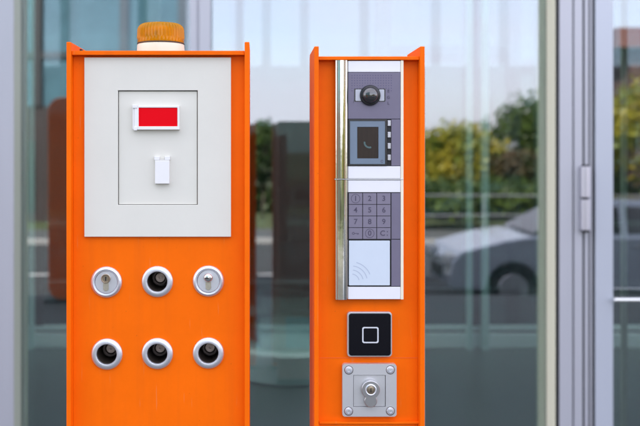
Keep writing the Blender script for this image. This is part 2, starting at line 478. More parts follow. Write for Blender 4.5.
# the rest of the front beyond the door, off to the right
far = thing('side_glazing', 'glass bay beyond the entrance door at the right', 'window', (3.4, GLASS, 0))
B().box(xe + .004, xe + .06, yf, GLASS + .1, 0, ztop).build('mullion', M['frame'], far)
B().box(xe + .061, 8.99, GLASS, GLASS + .002, 0.08, ztop).build('glass_pane', M['glass'], far)
B().box(xa, xe, yf, GLASS + .08, 2.256, 2.33).build('transom', M['frame'], far)
B().box(xa, xe, GLASS, GLASS + .002, 2.331, ztop).build('glass_pane', M['glass'], far)
B().box(-8.99, -4.61, GLASS, GLASS + .002, 0, ztop).build('glass_pane', M['glass'], fac)

# ------------------------------------------------------------------ inside: second glass wall, drum, orange cabinets
YI = 6.0
inn = thing('inner_glass_wall', 'second glass wall with pale metal floor rail deep inside the lobby', 'glass wall', (0, YI, 0))
pale = mat('pale_teal_rail', (0.88, 0.92, 0.92), 0.4)
dkf = mat('dark_frame', (0.03, 0.032, 0.034), 0.5)
B().box(-8.9, 8.9, YI, YI + .06, 0.0, 0.095).build('floor_rail', pale, inn, bevel=.004)
B().box(-8.9, 8.9, YI + .01, YI + .05, 0.115, 0.15).build('lower_rail', pale, inn, bevel=.004)
for u in (30.5, 466, 480, 539):
    x = P(u, 0, YI).x
    B().box(x, x + (.045 if u > 470 else .03), YI - .06, YI - .001, 0.0, 3.9).build('glass_fin', mat('glass_fin_edge', (0.55, 0.72, 0.70), 0.3), inn)
for u in (35, 236, 471.5):
    x = P(u, 0, YI).x
    B().box(x, x + 0.05, YI + .005, YI + .055, 0.151, 3.9).build('post', dkf, inn)
B().box(-8.9, 8.9, YI + .025, YI + .035, 0.151, 3.9).build('glass_pane', M['glass2'], inn)

cx = P(290, 0, 5.37).x
drum = thing('drum_plinth', 'curved pale metal drum on the lobby floor, low in the gap between the posts', 'drum', (cx, 5.37, 0))
b = B()
b.lathe(cx, 0, [(0, 0), (.34, 0), (.35, .01), (.35, .165), (.335, .18), (0, .18)], 64, 'Z', cy=5.37)
b.build('drum_base', mat('brushed_drum', (0.75, 0.82, 0.83), 0.45), drum)
B().lathe(cx, 0, [(.30, .181), (.30, .30), (.28, .30), (.28, .181)], 48, 'Z', cy=5.37).build('curved_rim', M['glass2'], drum)

# orange totem on the terrace, beside and behind the camera, mirrored left of the wide post
D = 7.8
tt = thing('orange_totem', 'rounded orange totem mirrored in the left pane, beside the wide post', 'totem', (P(70, 0, D).x, 2 * GLASS - D, 0))
a = P(48, 305, D); c = P(92, 97, D)
b = B(); b.outline([rrect_m(a.x, c.x, .02, c.z, 0.12)], 2 * GLASS - D - .18, 0.18)
b.build('housing', mat('totem_orange', (0.92, 0.19, 0.05), 0.45), tt, bevel=.01)
B().box(a.x - .03, c.x + .03, 2 * GLASS - D - .22, 2 * GLASS - D + .04, 0, .019).build('foot_plate', dkf, tt)
# added dark box, hidden behind the narrow post to widen its mirror image
ec = thing('mirror_filler_box', 'added dark brown box hidden behind the narrow post, widening the dark mirror image in the gap', 'cabinet', (.22, 1.82, 0))
cm = mat('dark_brown_cover', (0.44, 0.27, 0.20), 0.5, var=.15, vscale=4)
B().box(.1135, .33, 1.75, 1.90, .02, 1.505).build('housing', cm, ec, bevel=.003)
B().box(.125, .32, 1.9005, 1.904, .12, 1.46).build('door', cm, ec, bevel=.001)
B().box(.16, .32, 1.9045, 1.907, .20, .38).build('grey_plate', mat('service_grey', (0.22, 0.25, 0.26), 0.5), ec, bevel=.001)
B().box(.105, .34, 1.74, 1.91, 0, .0195).build('foot', dkf, ec)

# ------------------------------------------------------------------ orange posts
def post_shell(t, ua, ub, uc, ud, vt, vcap0, vcap1, holes=()):
    """flange fronts at ua..ub and uc..ud; cap; recessed plate; back"""
    Y = FRONT
    xa, xb, xc, xd = (P(u, 0, Y).x for u in (ua, ub, uc, ud))
    zt = P(0, vt, Y).z
    for x0, x1 in ((xa, xb), (xc, xd)):
        B().box(x0, x1, Y, Y + .125, 0.012, zt).build('side_flange', M['orange'], t, bevel=.0012, seg=3)
    yc = Y + .006
    z1, z0 = P(0, vcap0, yc).z, P(0, vcap1, yc).z
    B().box(xb + .0002, xc - .0002, yc, Y + .118, z0, z1).build('top_cap', M['orange'], t, bevel=.0008)
    yp = Y + .020
    loops = [[(xb + .0002, .012), (xc - .0002, .012), (xc - .0002, z0 - .0004), (xb + .0002, z0 - .0004)]] + [circ(hx, hz, hr) for hx, hz, hr in holes]
    b = B(); b.outline(loops, yp, .0025)
    b.build('front_plate', M['orange'], t)
    B().box(xb + .0002, xc - .0002, Y + .112, Y + .116, .012, z0 - .0004).build('back_plate', M['orange'], t)
    B().box(xa - .03, xd + .03, Y - .03, Y + .155, 0, .0118).build('foot_plate', M['blackm'], t, bevel=.002)
    return yp

YP = FRONT + .020
S = K * YP          # metres per pixel on the front plates
left = thing('orange_post', 'wide orange control post with amber beacon on top and six round lock fittings', 'control post', (P(158, 0, FRONT).x, FRONT + .06, 0))
centres = [(106.5, 282, 'key'), (157.5, 281.5, 'hole'), (208.5, 281, 'chrome'), (107, 354, 'hole'), (157.5, 353.5, 'hole'), (208.5, 353, 'hole')]
holes = []
for u, v, k in centres:
    p = P(u, v, YP); holes.append((p.x, p.z, .0165))
post_shell(left, 66.3, 70.8, 244.6, 249.4, 41.8, 50.6, 54.8, holes)
# black stub on the cap corner
B().boxuv(79.6, 81.6, 48.8, 50.9, FRONT + .04, .012).build('cable_grommet', M['blackm'], left, bevel=.0006)

# --- grey-white panel with recessed door
yw = YP - .006
b = B(); b.outline([rect(84.3, 231.0, 57.3, 236.8, yw), rect(117.9, 197.7, 90.3, 204.9, yw)], yw, .0058)
panel = b.build('panel_frame', M['plate'], left, bevel=.0005)
yi = yw + .0035
B().boxuv(118.0, 197.6, 90.4, 204.8, yw + .0053, .0004).build('shadow_gap', M['blackm'], panel)
inner = B().boxuv(118.9, 197.0, 91.3, 204.3, yi, .0017).build('recessed_panel', M['plate'], panel, bevel=.0003)
# display: white housing with a red window
t0 = B()
ydp = yi - .009
t0.outline([rect(134.2, 179.4, 105.6, 129.6, ydp), rect(138.6, 177.4, 107.6, 126.3, ydp)], ydp, .0089)
disp = t0.build('display', M['white'], left, bevel=.0006)
B().boxuv(138.65, 177.35, 107.65, 126.25, ydp + .0012, .007).build('red_window', M['red'], disp)
B().boxuv(132.4, 137.4, 104.6, 108.0, ydp - .0012, .010).build('clip', M['white'], disp, bevel=.0005)
B().boxuv(132.6, 134.15, 108.2, 129.2, ydp + .001, .0078).build('hinge_edge', M['white'], disp, bevel=.0004)
B().boxuv(133.6, 136.9, 126.6, 130.4, ydp - .001, .009).build('clip', M['white'], disp, bevel=.0005)
# small white holder
b = B(); yh2 = yi - .008
hold = b.boxuv(154.9, 169.3, 160.2, 183.8, yh2, .0079).build('card_holder', M['white'], left, bevel=.0008)
for ua, ub in ((154.2, 159.6), (164.6, 169.9)):
    B().boxuv(ua, ub, 156.2, 160.0, yh2 + .001, .0069).build('clip', M['white'], hold, bevel=.0005)
B().boxuv(159.8, 164.4, 157.6, 160.0, yh2 + .004, .0039).build('tongue', M['plate'], hold, bevel=.0003)

# --- round lock fittings
def profile_cyl(cx, cz, r, w, tail, n=14):
    """outline of a profile cylinder: round head, straight tail rounded at the end"""
    out = []
    a0 = math.asin(w / 2 / r)
    for i in range(n * 2 + 1):
        a = -PI / 2 + a0 + (2 * PI - 2 * a0) * i / (n * 2)
        out.append((cx + r * math.cos(a), cz + r * math.sin(a)))
    for i in range(n + 1):
        a = PI + PI * i / n
        out.append((cx + w / 2 * math.cos(a), cz - tail + w / 2 + w / 2 * math.sin(a)))
    return out
disc = mat('pale_lock_disc', (0.70, 0.72, 0.78), 0.32, metal=0.7, rvar=0.06, vscale=150)
for k, (u, v, kind) in enumerate(centres):
    p = P(u, v, YP)
    ro = 15.7 * S
    ri = 11.3 * S if kind != 'hole' else 10.0 * S
    pr = [(ri, YP + .001), (ri, YP - .0040), (ri + .0006, YP - .0048), (ri + .0030, YP - .0052), (ro - .0018, YP - .0040), (ro - .0004, YP - .0026), (ro, YP - .0014), (ro, YP - .0001)]
    ring = B().lathe(p.x, p.z, pr, 64).build('lock_rosette', M['alu'], left)
    if kind == 'hole':
        rb = ri + .0002
        B().lathe(p.x, p.z, [(rb, YP - .0030), (rb, YP + .060), (0, YP + .060)], 48).build('bore', M['dark'], ring)
        # recessed barrel with a bright shoulder ring, offset upwards in the bore
        ox, oz = (0.0006, 0.0012)
        b = B(); b.lathe(p.x + ox, p.z + oz, [(.0118, YP + .026), (.0122, YP + .0270), (.0122, YP + .033), (.0095, YP + .0335), (.0095, YP + .030), (.0112, YP + .0262)], 40)
        b.build('collar', mat('collar_brown', (0.34, 0.31, 0.30), 0.35, metal=0.8), ring)
        b = B(); b.lathe(p.x + ox, p.z + oz, [(.0082, YP + .059), (.0082, YP + .0360), (.0074, YP + .0350), (.0022, YP + .0350), (.0022, YP + .038), (0, YP + .038)], 36)
        b.build('cylinder_core', mat('core_dull', (0.42, 0.34, 0.30), 0.4, metal=0.8, var=0.4, vscale=250), ring)
    else:
        ds = B(); ds.lathe(p.x, p.z, [(11.0 * S, YP + .002), (11.0 * S, YP - .0034), (10.7 * S, YP - .0038), (0, YP - .0038)], 56)
        dsk = ds.build('centre_disc', disc, ring)
        hz = p.z + 3.9 * S
        b = B(); b.outline([profile_cyl(p.x, hz, 4.5 * S, 5.4 * S, 12.4 * S)], YP - .0062, .0028)
        b.build('profile_cylinder', mat('cylinder_nickel', (0.55, 0.52, 0.42), 0.35, metal=0.7, var=0.2, vscale=200), ring, bevel=.0004)
        if kind == 'key':
            b = B(); b.lathe(p.x, hz, [(4.6 * S, YP - .0063), (4.6 * S, YP - .0075), (4.2 * S, YP - .0080), (3.3 * S, YP - .0078), (3.2 * S, YP - .0074), (0, YP - .0074)], 36)
            b.build('key_plug', M['brass'], ring)
            B().box(p.x - .0011, p.x + .0011, YP - .0078, YP - .00742, hz - .0034, hz + .0032).build('keyway', M['blackm'], ring)
        else:
            b = B(); b.lathe(p.x, hz, [(4.6 * S, YP - .0063), (4.5 * S, YP - .0085), (3.6 * S, YP - .0105), (2.0 * S, YP - .0117), (0, YP - .0121)], 36)
            b.build('key_plug', mat('chrome_plug', (0.75, 0.74, 0.72), 0.08, metal=1.0), ring)
            B().box(p.x - .0050, p.x + .0008, YP - .0126, YP - .0110, hz - .0012, hz + .0006).build('keyway', M['blackm'], ring, bevel=.0003)

# --- beacon
by = FRONT + .062
bc = P(160.8, 0, by)
zc = P(0, 50.6, FRONT + .006).z
beacon = B().lathe(bc.x, 0, [(0, zc), (.0395, zc), (.0398, zc + .002), (.0390, zc + .0155), (.0370, zc + .0175), (0, zc + .0175)], 64, 'Z', cy=by).build('beacon', mat('beacon_base_cream', (0.80, 0.77, 0.62), 0.4), left)
def amber_mat():
    m = bpy.data.materials.new('amber_plastic'); m.use_nodes = True
    n, l = m.node_tree.nodes, m.node_tree.links; n.clear()
    o = n.new('ShaderNodeOutputMaterial')
    tr = n.new('ShaderNodeBsdfTransparent'); tr.inputs[0].default_value = (1.0, 0.42, 0.0, 1)
    tl = n.new('ShaderNodeBsdfTranslucent'); tl.inputs[0].default_value = (1.0, 0.6, 0.02, 1)
    df = n.new('ShaderNodeBsdfDiffuse'); df.inputs[0].default_value = (1.0, 0.46, 0.0, 1)
    gl = n.new('ShaderNodeBsdfGlossy'); gl.inputs[0].default_value = (.5, .45, .4, 1); gl.inputs['Roughness'].default_value = 0.05
    m1 = n.new('ShaderNodeMixShader'); m1.inputs[0].default_value = 0.45
    m2 = n.new('ShaderNodeMixShader'); m2.inputs[0].default_value = 0.34
    m3 = n.new('ShaderNodeMixShader'); fr = n.new('ShaderNodeFresnel'); fr.inputs[0].default_value = 1.5
    l.new(tl.outputs[0], m1.inputs[1]); l.new(df.outputs[0], m1.inputs[2])
    l.new(m1.outputs[0], m2.inputs[1]); l.new(tr.outputs[0], m2.inputs[2])
    l.new(fr.outputs[0], m3.inputs[0]); l.new(m2.outputs[0], m3.inputs[1]); l.new(gl.outputs[0], m3.inputs[2])
    l.new(m3.outputs[0], o.inputs[0])
    return m
lz = zc + .0185
prof = [(.0385, lz - .001), (.0388, lz), (.0388, lz + .006)]
for i in range(1, 9):
    t_ = i / 8
    prof.append((.0386 - .0006 * t_, lz + .006 + .014 * t_))
for i in range(1, 11):
    a = R(90 * i / 10)
    prof.append((.0265 + .0115 * math.cos(a), lz + .020 + .0125 * math.sin(a)))
prof += [(.018, lz + .0333), (.008, lz + .0338), (0, lz + .0339)]
B().lathe(bc.x, 0, prof, 240, 'Z', cy=by, wob=lambda i, k: 1 + (0.028 * math.cos(2 * PI * i / 6.0) if 2 < k < 21 else 0)).build('lens', amber_mat(), beacon)
B().lathe(bc.x, 0, [(.0392, lz - .0018), (.0394, lz - .0008), (.0386, lz + .0002)], 64, 'Z', cy=by).build('seal', M['dark'], beacon)
B().lathe(bc.x, 0, [(0, lz + .001), (.0365, lz + .001), (.0365, lz + .005), (.031, lz + .0065), (.030, lz + .020), (.018, lz + .028), (0, lz + .030)], 48, 'Z', cy=by).build('brightening_core', mat('brightening_core_white', (0.90, 0.88, 0.80), 0.4), beacon)  # white core added inside to brighten the amber lens
b = B()
b.lathe(bc.x, 0, [(0, lz), (.012, lz), (.012, lz + .010), (.006, lz + .012), (.007, lz + .022), (0, lz + .026)], 20, 'Z', cy=by)
b.box(bc.x - .022, bc.x - .018, by - .030, by - .022, lz + .0075, lz + .012)
b.box(bc.x - .007, bc.x - .002, by - .0335, by - .026, lz + .007, lz + .017)
b.build('flash_tube', mat('lamp_parts', (0.25, 0.12, 0.10), 0.4, metal=0.3), beacon)

# ------------------------------------------------------------------ narrow post with intercom
right = thing('orange_post', 'narrow orange entry post carrying a tall intercom panel with keypad', 'control post', (P(370, 0, FRONT).x, FRONT + .06, 0))
post_shell(right, 314.3, 318.8, 420.2, 424.8, 46.2, 56.3, 59.8)
_a, _c = P(314.3, 0, FRONT).x, P(424.8, 0, FRONT).x
B().box(_a, _c, FRONT + .1255, FRONT + .132, .03, P(0, 46.2, FRONT).z - .004).build('rear_cover', mat('brown_rear_cover', (0.40, 0.25, 0.19), 0.5), right, bevel=.001)

# seam and lower lip across the front plate
B().boxuv(319.4, 419.6, 357.6, 358.3, YP - .0004, .0006).build('plate_seam', mat('orange_seam', (0.80, 0.12, 0.003), 0.5), right)
a = P(319.2, 424.2, YP - .006); c = P(419.8, 422.0, YP - .006)
B().box(a.x, c.x, YP - .006, YP - .0001, a.z, c.z).build('lower_lip', M['orange'], right, bevel=.0008)

# --- intercom: housing and modules
yq = YP - .012
house = B().boxuv(335.0, 401.2, 60.4, 299.2, yq + .0016, .0103).build('intercom_panel', M['blackm'], right, bevel=.0003)
B().boxuv(400.7, 403.6, 60.2, 299.6, yq - .0004, .0122).build('edge_strip', M['cream'], house, bevel=.0006)
def strip(u0, u1, v0, v1, name, m, dy=0.0, depth=.0016, bev=.0003, parent=house):
    return B().boxuv(u0, u1, v0, v1, yq + dy, depth).build(name, m, parent, bevel=bev)
# convex polished steel guard down the left side, in two lengths
for v0, v1 in ((60.4, 178.4), (180.0, 299.4)):
    a = P(334.6, v1, yq); c = P(347.9, v0, yq)
    b = B(); n = 20
    cx_, rr = (a.x + c.x) / 2, (c.x - a.x) / 2
    lo, hi = [], []
    for i in range(n + 1):
        t_ = PI * i / n
        x = cx_ - rr * math.cos(t_); y = yq + .0012 - .0062 * math.sin(t_) ** 0.8 if 0 < i < n else yq + .0014
        lo.append(b.bm.verts.new((x, y, a.z))); hi.append(b.bm.verts.new((x, y, c.z)))
    lo.append(b.bm.verts.new((c.x, yq + .0119, a.z))); hi.append(b.bm.verts.new((c.x, yq + .0119, c.z)))
    lo.append(b.bm.verts.new((a.x, yq + .0119, a.z))); hi.append(b.bm.verts.new((a.x, yq + .0119, c.z)))
    for i in range(len(lo)):
        j = (i + 1) % len(lo)
        f = b.bm.faces.new((lo[i], lo[j], hi[j], hi[i])); f.smooth = i < n
    b.bm.faces.new(lo); b.bm.faces.new(hi)
    b.build('steel_guard', M['steel'], house, angle=50)
strip(348.2, 400.4, 60.8, 71.9, 'name_strip', M['label'])
strip(348.2, 400.4, 166.2, 178.3, 'name_strip', M['label'])
strip(334.8, 403.2, 178.6, 179.7, 'divider', M['silver'], dy=-.0010, depth=.0026)
strip(348.2, 400.4, 180.2, 192.2, 'name_strip', M['label'])
strip(348.2, 400.4, 286.9, 299.2, 'name_strip', M['label'])
# speaker and camera module
spk = strip(348.2, 400.4, 72.3, 118.8, 'speaker_module', M['violet'])
b = B()
for r_ in range(7):
    for c_ in range(16):
        u, v = 352.0 + c_ * 2.62, 75.4 + r_ * 2.55
        if (u - 370) ** 2 + (v - 95.5) ** 2 < 12.2 ** 2: continue
        if r_ > 5 and 353.5 < u < 386.5: continue
        p = P(u, v, yq)
        b.lathe(p.x, p.z, [(.00095, yq - .0001), (0, yq - .0001)], 8, smooth=False)
b.build('grille_holes', mat('grille_dark', (0.10, 0.085, 0.16), 0.6), house)
for ua, ub in ((355.0, 361.5), (379.0, 384.6)):
    b = B(); b.outline([rrect(ua - .8, ub + .8, 88.6, 101.6, yq, .0016)], yq - .0004, .001); w_ = b.build('infrared_window', M['black'], house)
pl = mat('pale_lens', (0.42, 0.44, 0.50), 0.2)
for ua, ub in ((355.4, 361.5), (379.0, 384.2)):
    b = B(); b.outline([rrect(ua, ub, 89.4, 100.8, yq, .0014)], yq - .0008, .0006); b.build('window_lens', pl, house)
p = P(370, 95.3, yq)
r0 = 10.3 * K * yq
B().lathe(p.x, p.z, [(r0, yq), (r0, yq - .0030), (r0 - .0010, yq - .0046), (r0 - .0036, yq - .0050), (r0 - .0040, yq - .0040)], 48).build('camera_ring', M['black'], house)
pr = [((r0 - .0036) * math.cos(R(a_)), yq - .0040 - .0085 * math.sin(R(a_))) for a_ in range(0, 90, 9)] + [(0, yq - .0125)]
dome = mat('camera_dome_dark', (0.01, 0.01, 0.012), 0.04, coat=1.0, spec=0.9)
B().lathe(p.x, p.z, pr, 48).build('camera_dome', dome, house)
# little engraved letters beside the camera
b = B()
for s_, v in (('E', 91.2), ('G', 97.4), ('L', 103.2)):
    q = P(388.4, v, yq); b.text(s_, q.x, yq - .0002, q.z, .0066)
b.build('engraved_letters', M['ink'], house)
b = B(); q = P(353.6, 101.6, yq); b.text('/', q.x, yq - .0002, q.z, .0060)
b.build('engraved_mark', M['ink'], house)
# video module
strip(391.4, 400.4, 119.3, 165.7, 'side_cover', M['violet'])
b = B(); b.outline([rect(348.4, 386.8, 119.2, 165.6, yq), rect(349.8, 385.2, 120.8, 164.2, yq)], yq - .0012, .0026)
b.build('screen_border', M['black'], house)
b = B(); b.outline([rect(349.9, 385.1, 120.9, 164.1, yq), rect(357.2, 378.4, 126.9, 158.4, yq)], yq - .0006, .0018)
b.build('screen_bezel', M['blue'], house, bevel=.0002)
scr = mat('dark_brown_screen', (0.030, 0.018, 0.012), 0.35, spec=.3, var=0.5, vscale=20, stretch=(30, 1, 1))
strip(357.3, 378.3, 127.0, 158.3, 'screen', scr, dy=.0003, depth=.001, bev=0)
b = B()
q = P(369.5, 142.5, yq)
def arc(b, cx, cz, r, w, a0, a1, y, n=16):
    prev = None
    nf = len(b.bm.faces)
    for i in range(n + 1):
        a = R(a0 + (a1 - a0) * i / n)
        v0 = b.bm.verts.new((cx + (r - w / 2) * math.cos(a), y, cz + (r - w / 2) * math.sin(a)))
        v1 = b.bm.verts.new((cx + (r + w / 2) * math.cos(a), y, cz + (r + w / 2) * math.sin(a)))
        if prev: b.bm.faces.new((prev[0], v0, v1, prev[1]))
        prev = (v0, v1)
    b._mark(nf)
arc(b, q.x, q.z, 4.9 * S, 1.7 * S, 170, 290, yq + .0001)
b.build('handset_symbol', mat('teal_symbol', (0.06, 0.11, 0.11), 0.4), house)
q = P(381.9, 161.2, yq)
b = B(); arc(b, q.x, q.z, 1.1 * S, .5 * S, 20, 330, yq - .0008)
b.build('small_mark', M['ink'], house)
for i, v in enumerate((120.2, 131.8, 143.0, 154.6)):
    strip(387.6, 390.9, v, v + 5.8, 'call_button', mat('button_silver', (0.42, 0.43, 0.47), 0.25, metal=0.6), dy=-.0014, depth=.003, bev=.0006)
# keypad
strip(391.4, 400.4, 193.0, 239.0, 'side_cover', M['violet'])
keys = ['1', '2', '3', '4', '5', '6', '7', '8', '9', 'key', '0', 'C']
for i, ch in enumerate(keys):
    r_, c_ = divmod(i, 3)
    u0, v0 = 348.9 + c_ * 14.1, 193.1 + r_ * 11.6
    b = B(); b.boxuv(u0, u0 + 13.4, v0, v0 + 11.0, yq - .0012, .0028)
    bevel_b = b
    b.mi = 1
    q = P(u0 + 6.7, v0 + 5.5, yq - .0012); y_ = yq - .00135
    if ch == 'key':
        arc(b, q.x - .0036, q.z, .0017, .0009, 0, 360, y_)
        b.box(q.x - .0019, q.x + .0052, y_, y_ + .0001, q.z - .0004, q.z + .0004)
        b.box(q.x + .0025, q.x + .0033, y_, y_ + .0001, q.z - .0022, q.z - .00042)
        b.box(q.x + .0044, q.x + .0051, y_, y_ + .0001, q.z - .0018, q.z - .00042)
    else:
        b.text(ch, q.x - (.002 if ch == 'C' else 0), y_, q.z, .0118, thick=.00005)
        if ch in '10': arc(b, q.x, q.z, .0070, .0008, 0, 360, y_, 32)
        if ch == 'C':
            for dz in (.0028, -.0028):
                b.box(q.x + .0048, q.x + .0064, y_, y_ + .0001, q.z + dz - .0009, q.z + dz + .0009)
    b.build('key', [M['violet2'], M['ink']], house)
# card reader
strip(391.4, 400.4, 239.8, 286.2, 'side_cover', M['violet'])
b = B(); b.outline([rrect(348.9, 389.8, 240.6, 285.4, yq, .0012)], yq - .0012, .0028)
b.build('card_reader', M['reader'], house, bevel=.0004)
b = B(); q = P(351.5, 281.5, yq)
for r_ in (7.5, 11.5, 15.5, 19.5): arc(b, q.x, q.z, r_ * S, .75 * S, 12 if r_ < 18 else 22, 84 if r_ < 18 else 76, yq - .0014)
b.build('wave_symbol', M['readerink'], house)

# --- black proximity reader
yb = YP - .011
b = B(); b.outline([rrect(347.4, 392.2, 312.4, 357.2, yb, .0052, 8)], yb + .002, .0089)
prox = b.build('proximity_reader', mat('reader_rim', (0.62, 0.62, 0.65), 0.3, metal=0.6), right, bevel=.0006)
b = B(); b.outline([rrect(348.9, 390.9, 313.6, 355.9, yb, .0046, 8)], yb, .0025)
b.build('black_face', mat('gloss_black', (0.004, 0.004, 0.007), 0.22, spec=0.2), prox, bevel=.0008, seg=3)
b = B(); b.outline([rrect(362.2, 378.6, 327.0, 343.2, yb, .0032, 6), rrect(363.5, 377.3, 328.3, 341.9, yb, .0022, 6)], yb - .0004, .0006)
b.build('light_outline', mat('outline_silver', (0.60, 0.62, 0.66), 0.4), prox)

# --- key switch plate
yk = YP - .010
b = B(); b.outline([rrect(342.4, 396.6, 364.2, 416.8, yk, .0046, 8), rrect(353.3, 385.7, 375.1, 407.1, yk, .0012, 4)], yk, .0099)
ksw = b.build('key_switch', M['silver'], right, bevel=.0012, seg=3)
B().boxuv(353.2, 385.8, 375.0, 407.2, yk + .0085, .001).build('shadow_gap', M['blackm'], ksw)
b = B(); b.outline([rrect(353.7, 385.3, 375.5, 406.7, yk, .0011, 4)], yk + .0016, .0068)
b.build('centre_plate', M['silver'], ksw, bevel=.0002)
for u, v in ((348.8, 370.2), (390.4, 370.0), (348.6, 411.4), (390.4, 411.2)):
    q = P(u, v, yk); rs = 3.9 * K * yk
    B().lathe(q.x, q.z, [(rs + .0009, yk - .0001), (rs + .0006, yk - .00035), (rs - .0003, yk - .00035)], 28).build('screw_seat', M['dark'], ksw)
    sc_ = B().lathe(q.x, q.z, [(rs, yk + .0002), (rs, yk - .0004), (rs - .0008, yk - .0014), (rs * .45, yk - .0017), (rs * .42, yk - .0009), (0, yk - .0009)], 28).build('screw', M['alu'], ksw)
q = P(370.2, 388.6, yk)
sk = K * yk
def blob(cx, cz, r, r2, dz, n=40):
    """union outline of two circles, the lower one smaller"""
    pts = []
    for i in range(n * 2):
        a = 2 * PI * i / (n * 2)
        d = Vector((math.cos(a), math.sin(a)))
        rad = r
        # ray against lower circle centred (0,-dz)
        bq = d.y * -dz; disc_ = bq * bq - dz * dz + r2 * r2
        if disc_ > 0: rad = max(rad, bq + math.sqrt(disc_))
        pts.append((cx + rad * d.x, cz + rad * d.y))
    return pts
b = B(); b.outline([blob(q.x, q.z, 9.2 * sk, 6.4 * sk, 11.2 * sk)], yk - .0085, .0096)
esc = b.build('lock_escutcheon', mat('escutcheon_grey', (0.50, 0.50, 0.51), 0.28, metal=0.85), ksw, bevel=.0016, seg=3)
B().lathe(q.x, q.z, [(5.8 * sk, yk - .0085), (5.8 * sk, yk - .0098), (4.9 * sk, yk - .0104), (4.3 * sk, yk - .0098), (4.2 * sk, yk - .0090)], 32).build('lock_ring', M['alu'], ksw)
B().lathe(q.x, q.z, [(4.3 * sk, yk - .0088), (3.6 * sk, yk - .0093), (0, yk - .0093)], 32).build('lock_core', M['brass'], ksw)
B().box(q.x - .0007, q.x + .0007, yk - .0099, yk - .0094, q.z - .0034, q.z + .0032).build('keyway', M['blackm'], ksw)

# ================================================================== the street behind the camera, seen mirrored in the glass
def RV(u, D):      # x of a thing whose mirror image stands D metres away at photo column u
    return (u - PU) * K * D
def ZV(v, D):
    return H + (PV - v) * K * D
def YV(D):
    return 2 * GLASS - D

# --- teal glass office across the street (left of the view)
D = 27.0
off = thing('office_block', 'teal glazed office block across the street with dark window frames', 'building', (RV(60, D), YV(D), 0))
xr = RV(186, D)
yb0 = YV(D)
tealg = mat('teal_window_glass', (0.07, 0.16, 0.20), 0.16, var=0.35, vscale=1.2, spec=0.45)
B().box(xr - 24, xr, yb0 - 10, yb0, ZS - .1, ZV(106, D)).build('plinth_wall', mat('dark_brown_stone', (0.035, 0.022, 0.02), 0.6, var=0.4, vscale=1), off)
B().box(xr - 24, xr, yb0 - 10, yb0 - .05, ZV(106, D), 15).build('curtain_wall', tealg, off)
for i in range(11):
    x = RV(124, D) + 2.62 * (2 - i)
    if x > xr - .2: continue
    B().box(x - .13, x + .13, yb0 - .049, yb0 + .06, ZV(106, D) + .001, 15).build('window_frame', dkf, off)
B().box(xr - .24, xr + .02, yb0 - .049, yb0 + .06, ZV(106, D) + .001, 15).build('window_frame', dkf, off)
for z in (ZV(55, D), ZV(-40, D), ZV(-130, D)):
    B().box(xr - 24, xr, yb0 - .048, yb0 + .05, z - .09, z + .09).build('spandrel', dkf, off)
for i in range(6):
    B().box(xr - 3.9 - i * 3.4, xr - 1.2 - i * 3.4, yb0, yb0 + .03, ZS + .3, 1.6).build('shop_window', mat('shop_glass', (0.04, 0.05, 0.045), 0.1), off)

# --- brown-roofed house beyond the door side
D = 24.0
hs = thing('brick_house', 'dark brick house with red brown roof band across the street', 'building', (RV(680, D), YV(D), 0))
x0 = RV(612, D); yb1 = YV(D)
brick = mat('dark_brick', (0.11, 0.06, 0.05), 0.8, var=0.4, vscale=4)
B().box(x0 + .5, x0 + 14, yb1 - 3, yb1, ZS - .1, ZV(49, D)).build('wall', brick, hs)
B().box(x0, x0 + 14.5, yb1 - 3.2, yb1 + .4, ZV(49, D), ZV(30, D)).build('roof', mat('red_brown_fascia', (0.15, 0.045, 0.035), 0.7), hs)
for i in range(4):
    for z in (0.9, 3.2):
        w_ = B().box(x0 + 1.3 + i * 3, x0 + 2.9 + i * 3, yb1, yb1 + .05, z, z + 1.3).build('window', mat('white_window_frame', (0.7, 0.7, 0.7), 0.5), hs)
        B().box(x0 + 1.4 + i * 3, x0 + 2.8 + i * 3, yb1 + .05, yb1 + .06, z + .1, z + 1.2).build('pane', mat('window_dark', (0.05, 0.06, 0.07), 0.1), w_)

# --- railing along the far kerb
D = 20.0
fn = thing('railing', 'grey metal railing along the far pavement', 'railing', (5, YV(D), 0))
rm = mat('galvanised', (0.25, 0.26, 0.27), 0.45, metal=0.6)
for z in (ZV(196, D), ZV(196, D) - .45):
    B().tube((1.0, YV(D), z), (30, YV(D), z), .02).build('rail', rm, fn)
for i in range(15):
    B().tube((1.0 + i * 2.05, YV(D), ZS), (1.0 + i * 2.05, YV(D), ZV(196, D)), .025).build('railing_post', rm, fn)
# --- trees
def leaf_mat(name, c1, c2):
    m = bpy.data.materials.new(name); m.use_nodes = True
    n, l = m.node_tree.nodes, m.node_tree.links
    b = n['Principled BSDF']; b.inputs['Roughness'].default_value = 0.55
    t = n.new('ShaderNodeTexCoord'); z = n.new('ShaderNodeTexNoise'); z.inputs['Scale'].default_value = 1.1; z.inputs['Detail'].default_value = 4
    r = n.new('ShaderNodeValToRGB'); r.color_ramp.elements[0].position = .38; r.color_ramp.elements[1].position = .62
    r.color_ramp.elements[0].color = (*c1, 1); r.color_ramp.elements[1].color = (*c2, 1)
    l.new(t.outputs['Object'], z.inputs['Vector']); l.new(z.outputs['Fac'], r.inputs[0]); l.new(r.outputs[0], b.inputs['Base Color'])
    tl = n.new('ShaderNodeBsdfTranslucent'); l.new(r.outputs[0], tl.inputs[0])
    mx_ = n.new('ShaderNodeMixShader'); mx_.inputs[0].default_value = .35
    o = n['Material Output']; l.new(b.outputs[0], mx_.inputs[1]); l.new(tl.outputs[0], mx_.inputs[2]); l.new(mx_.outputs[0], o.inputs[0])
    return m
bark = mat('bark', (0.10, 0.075, 0.055), 0.9, var=0.4, vscale=8)
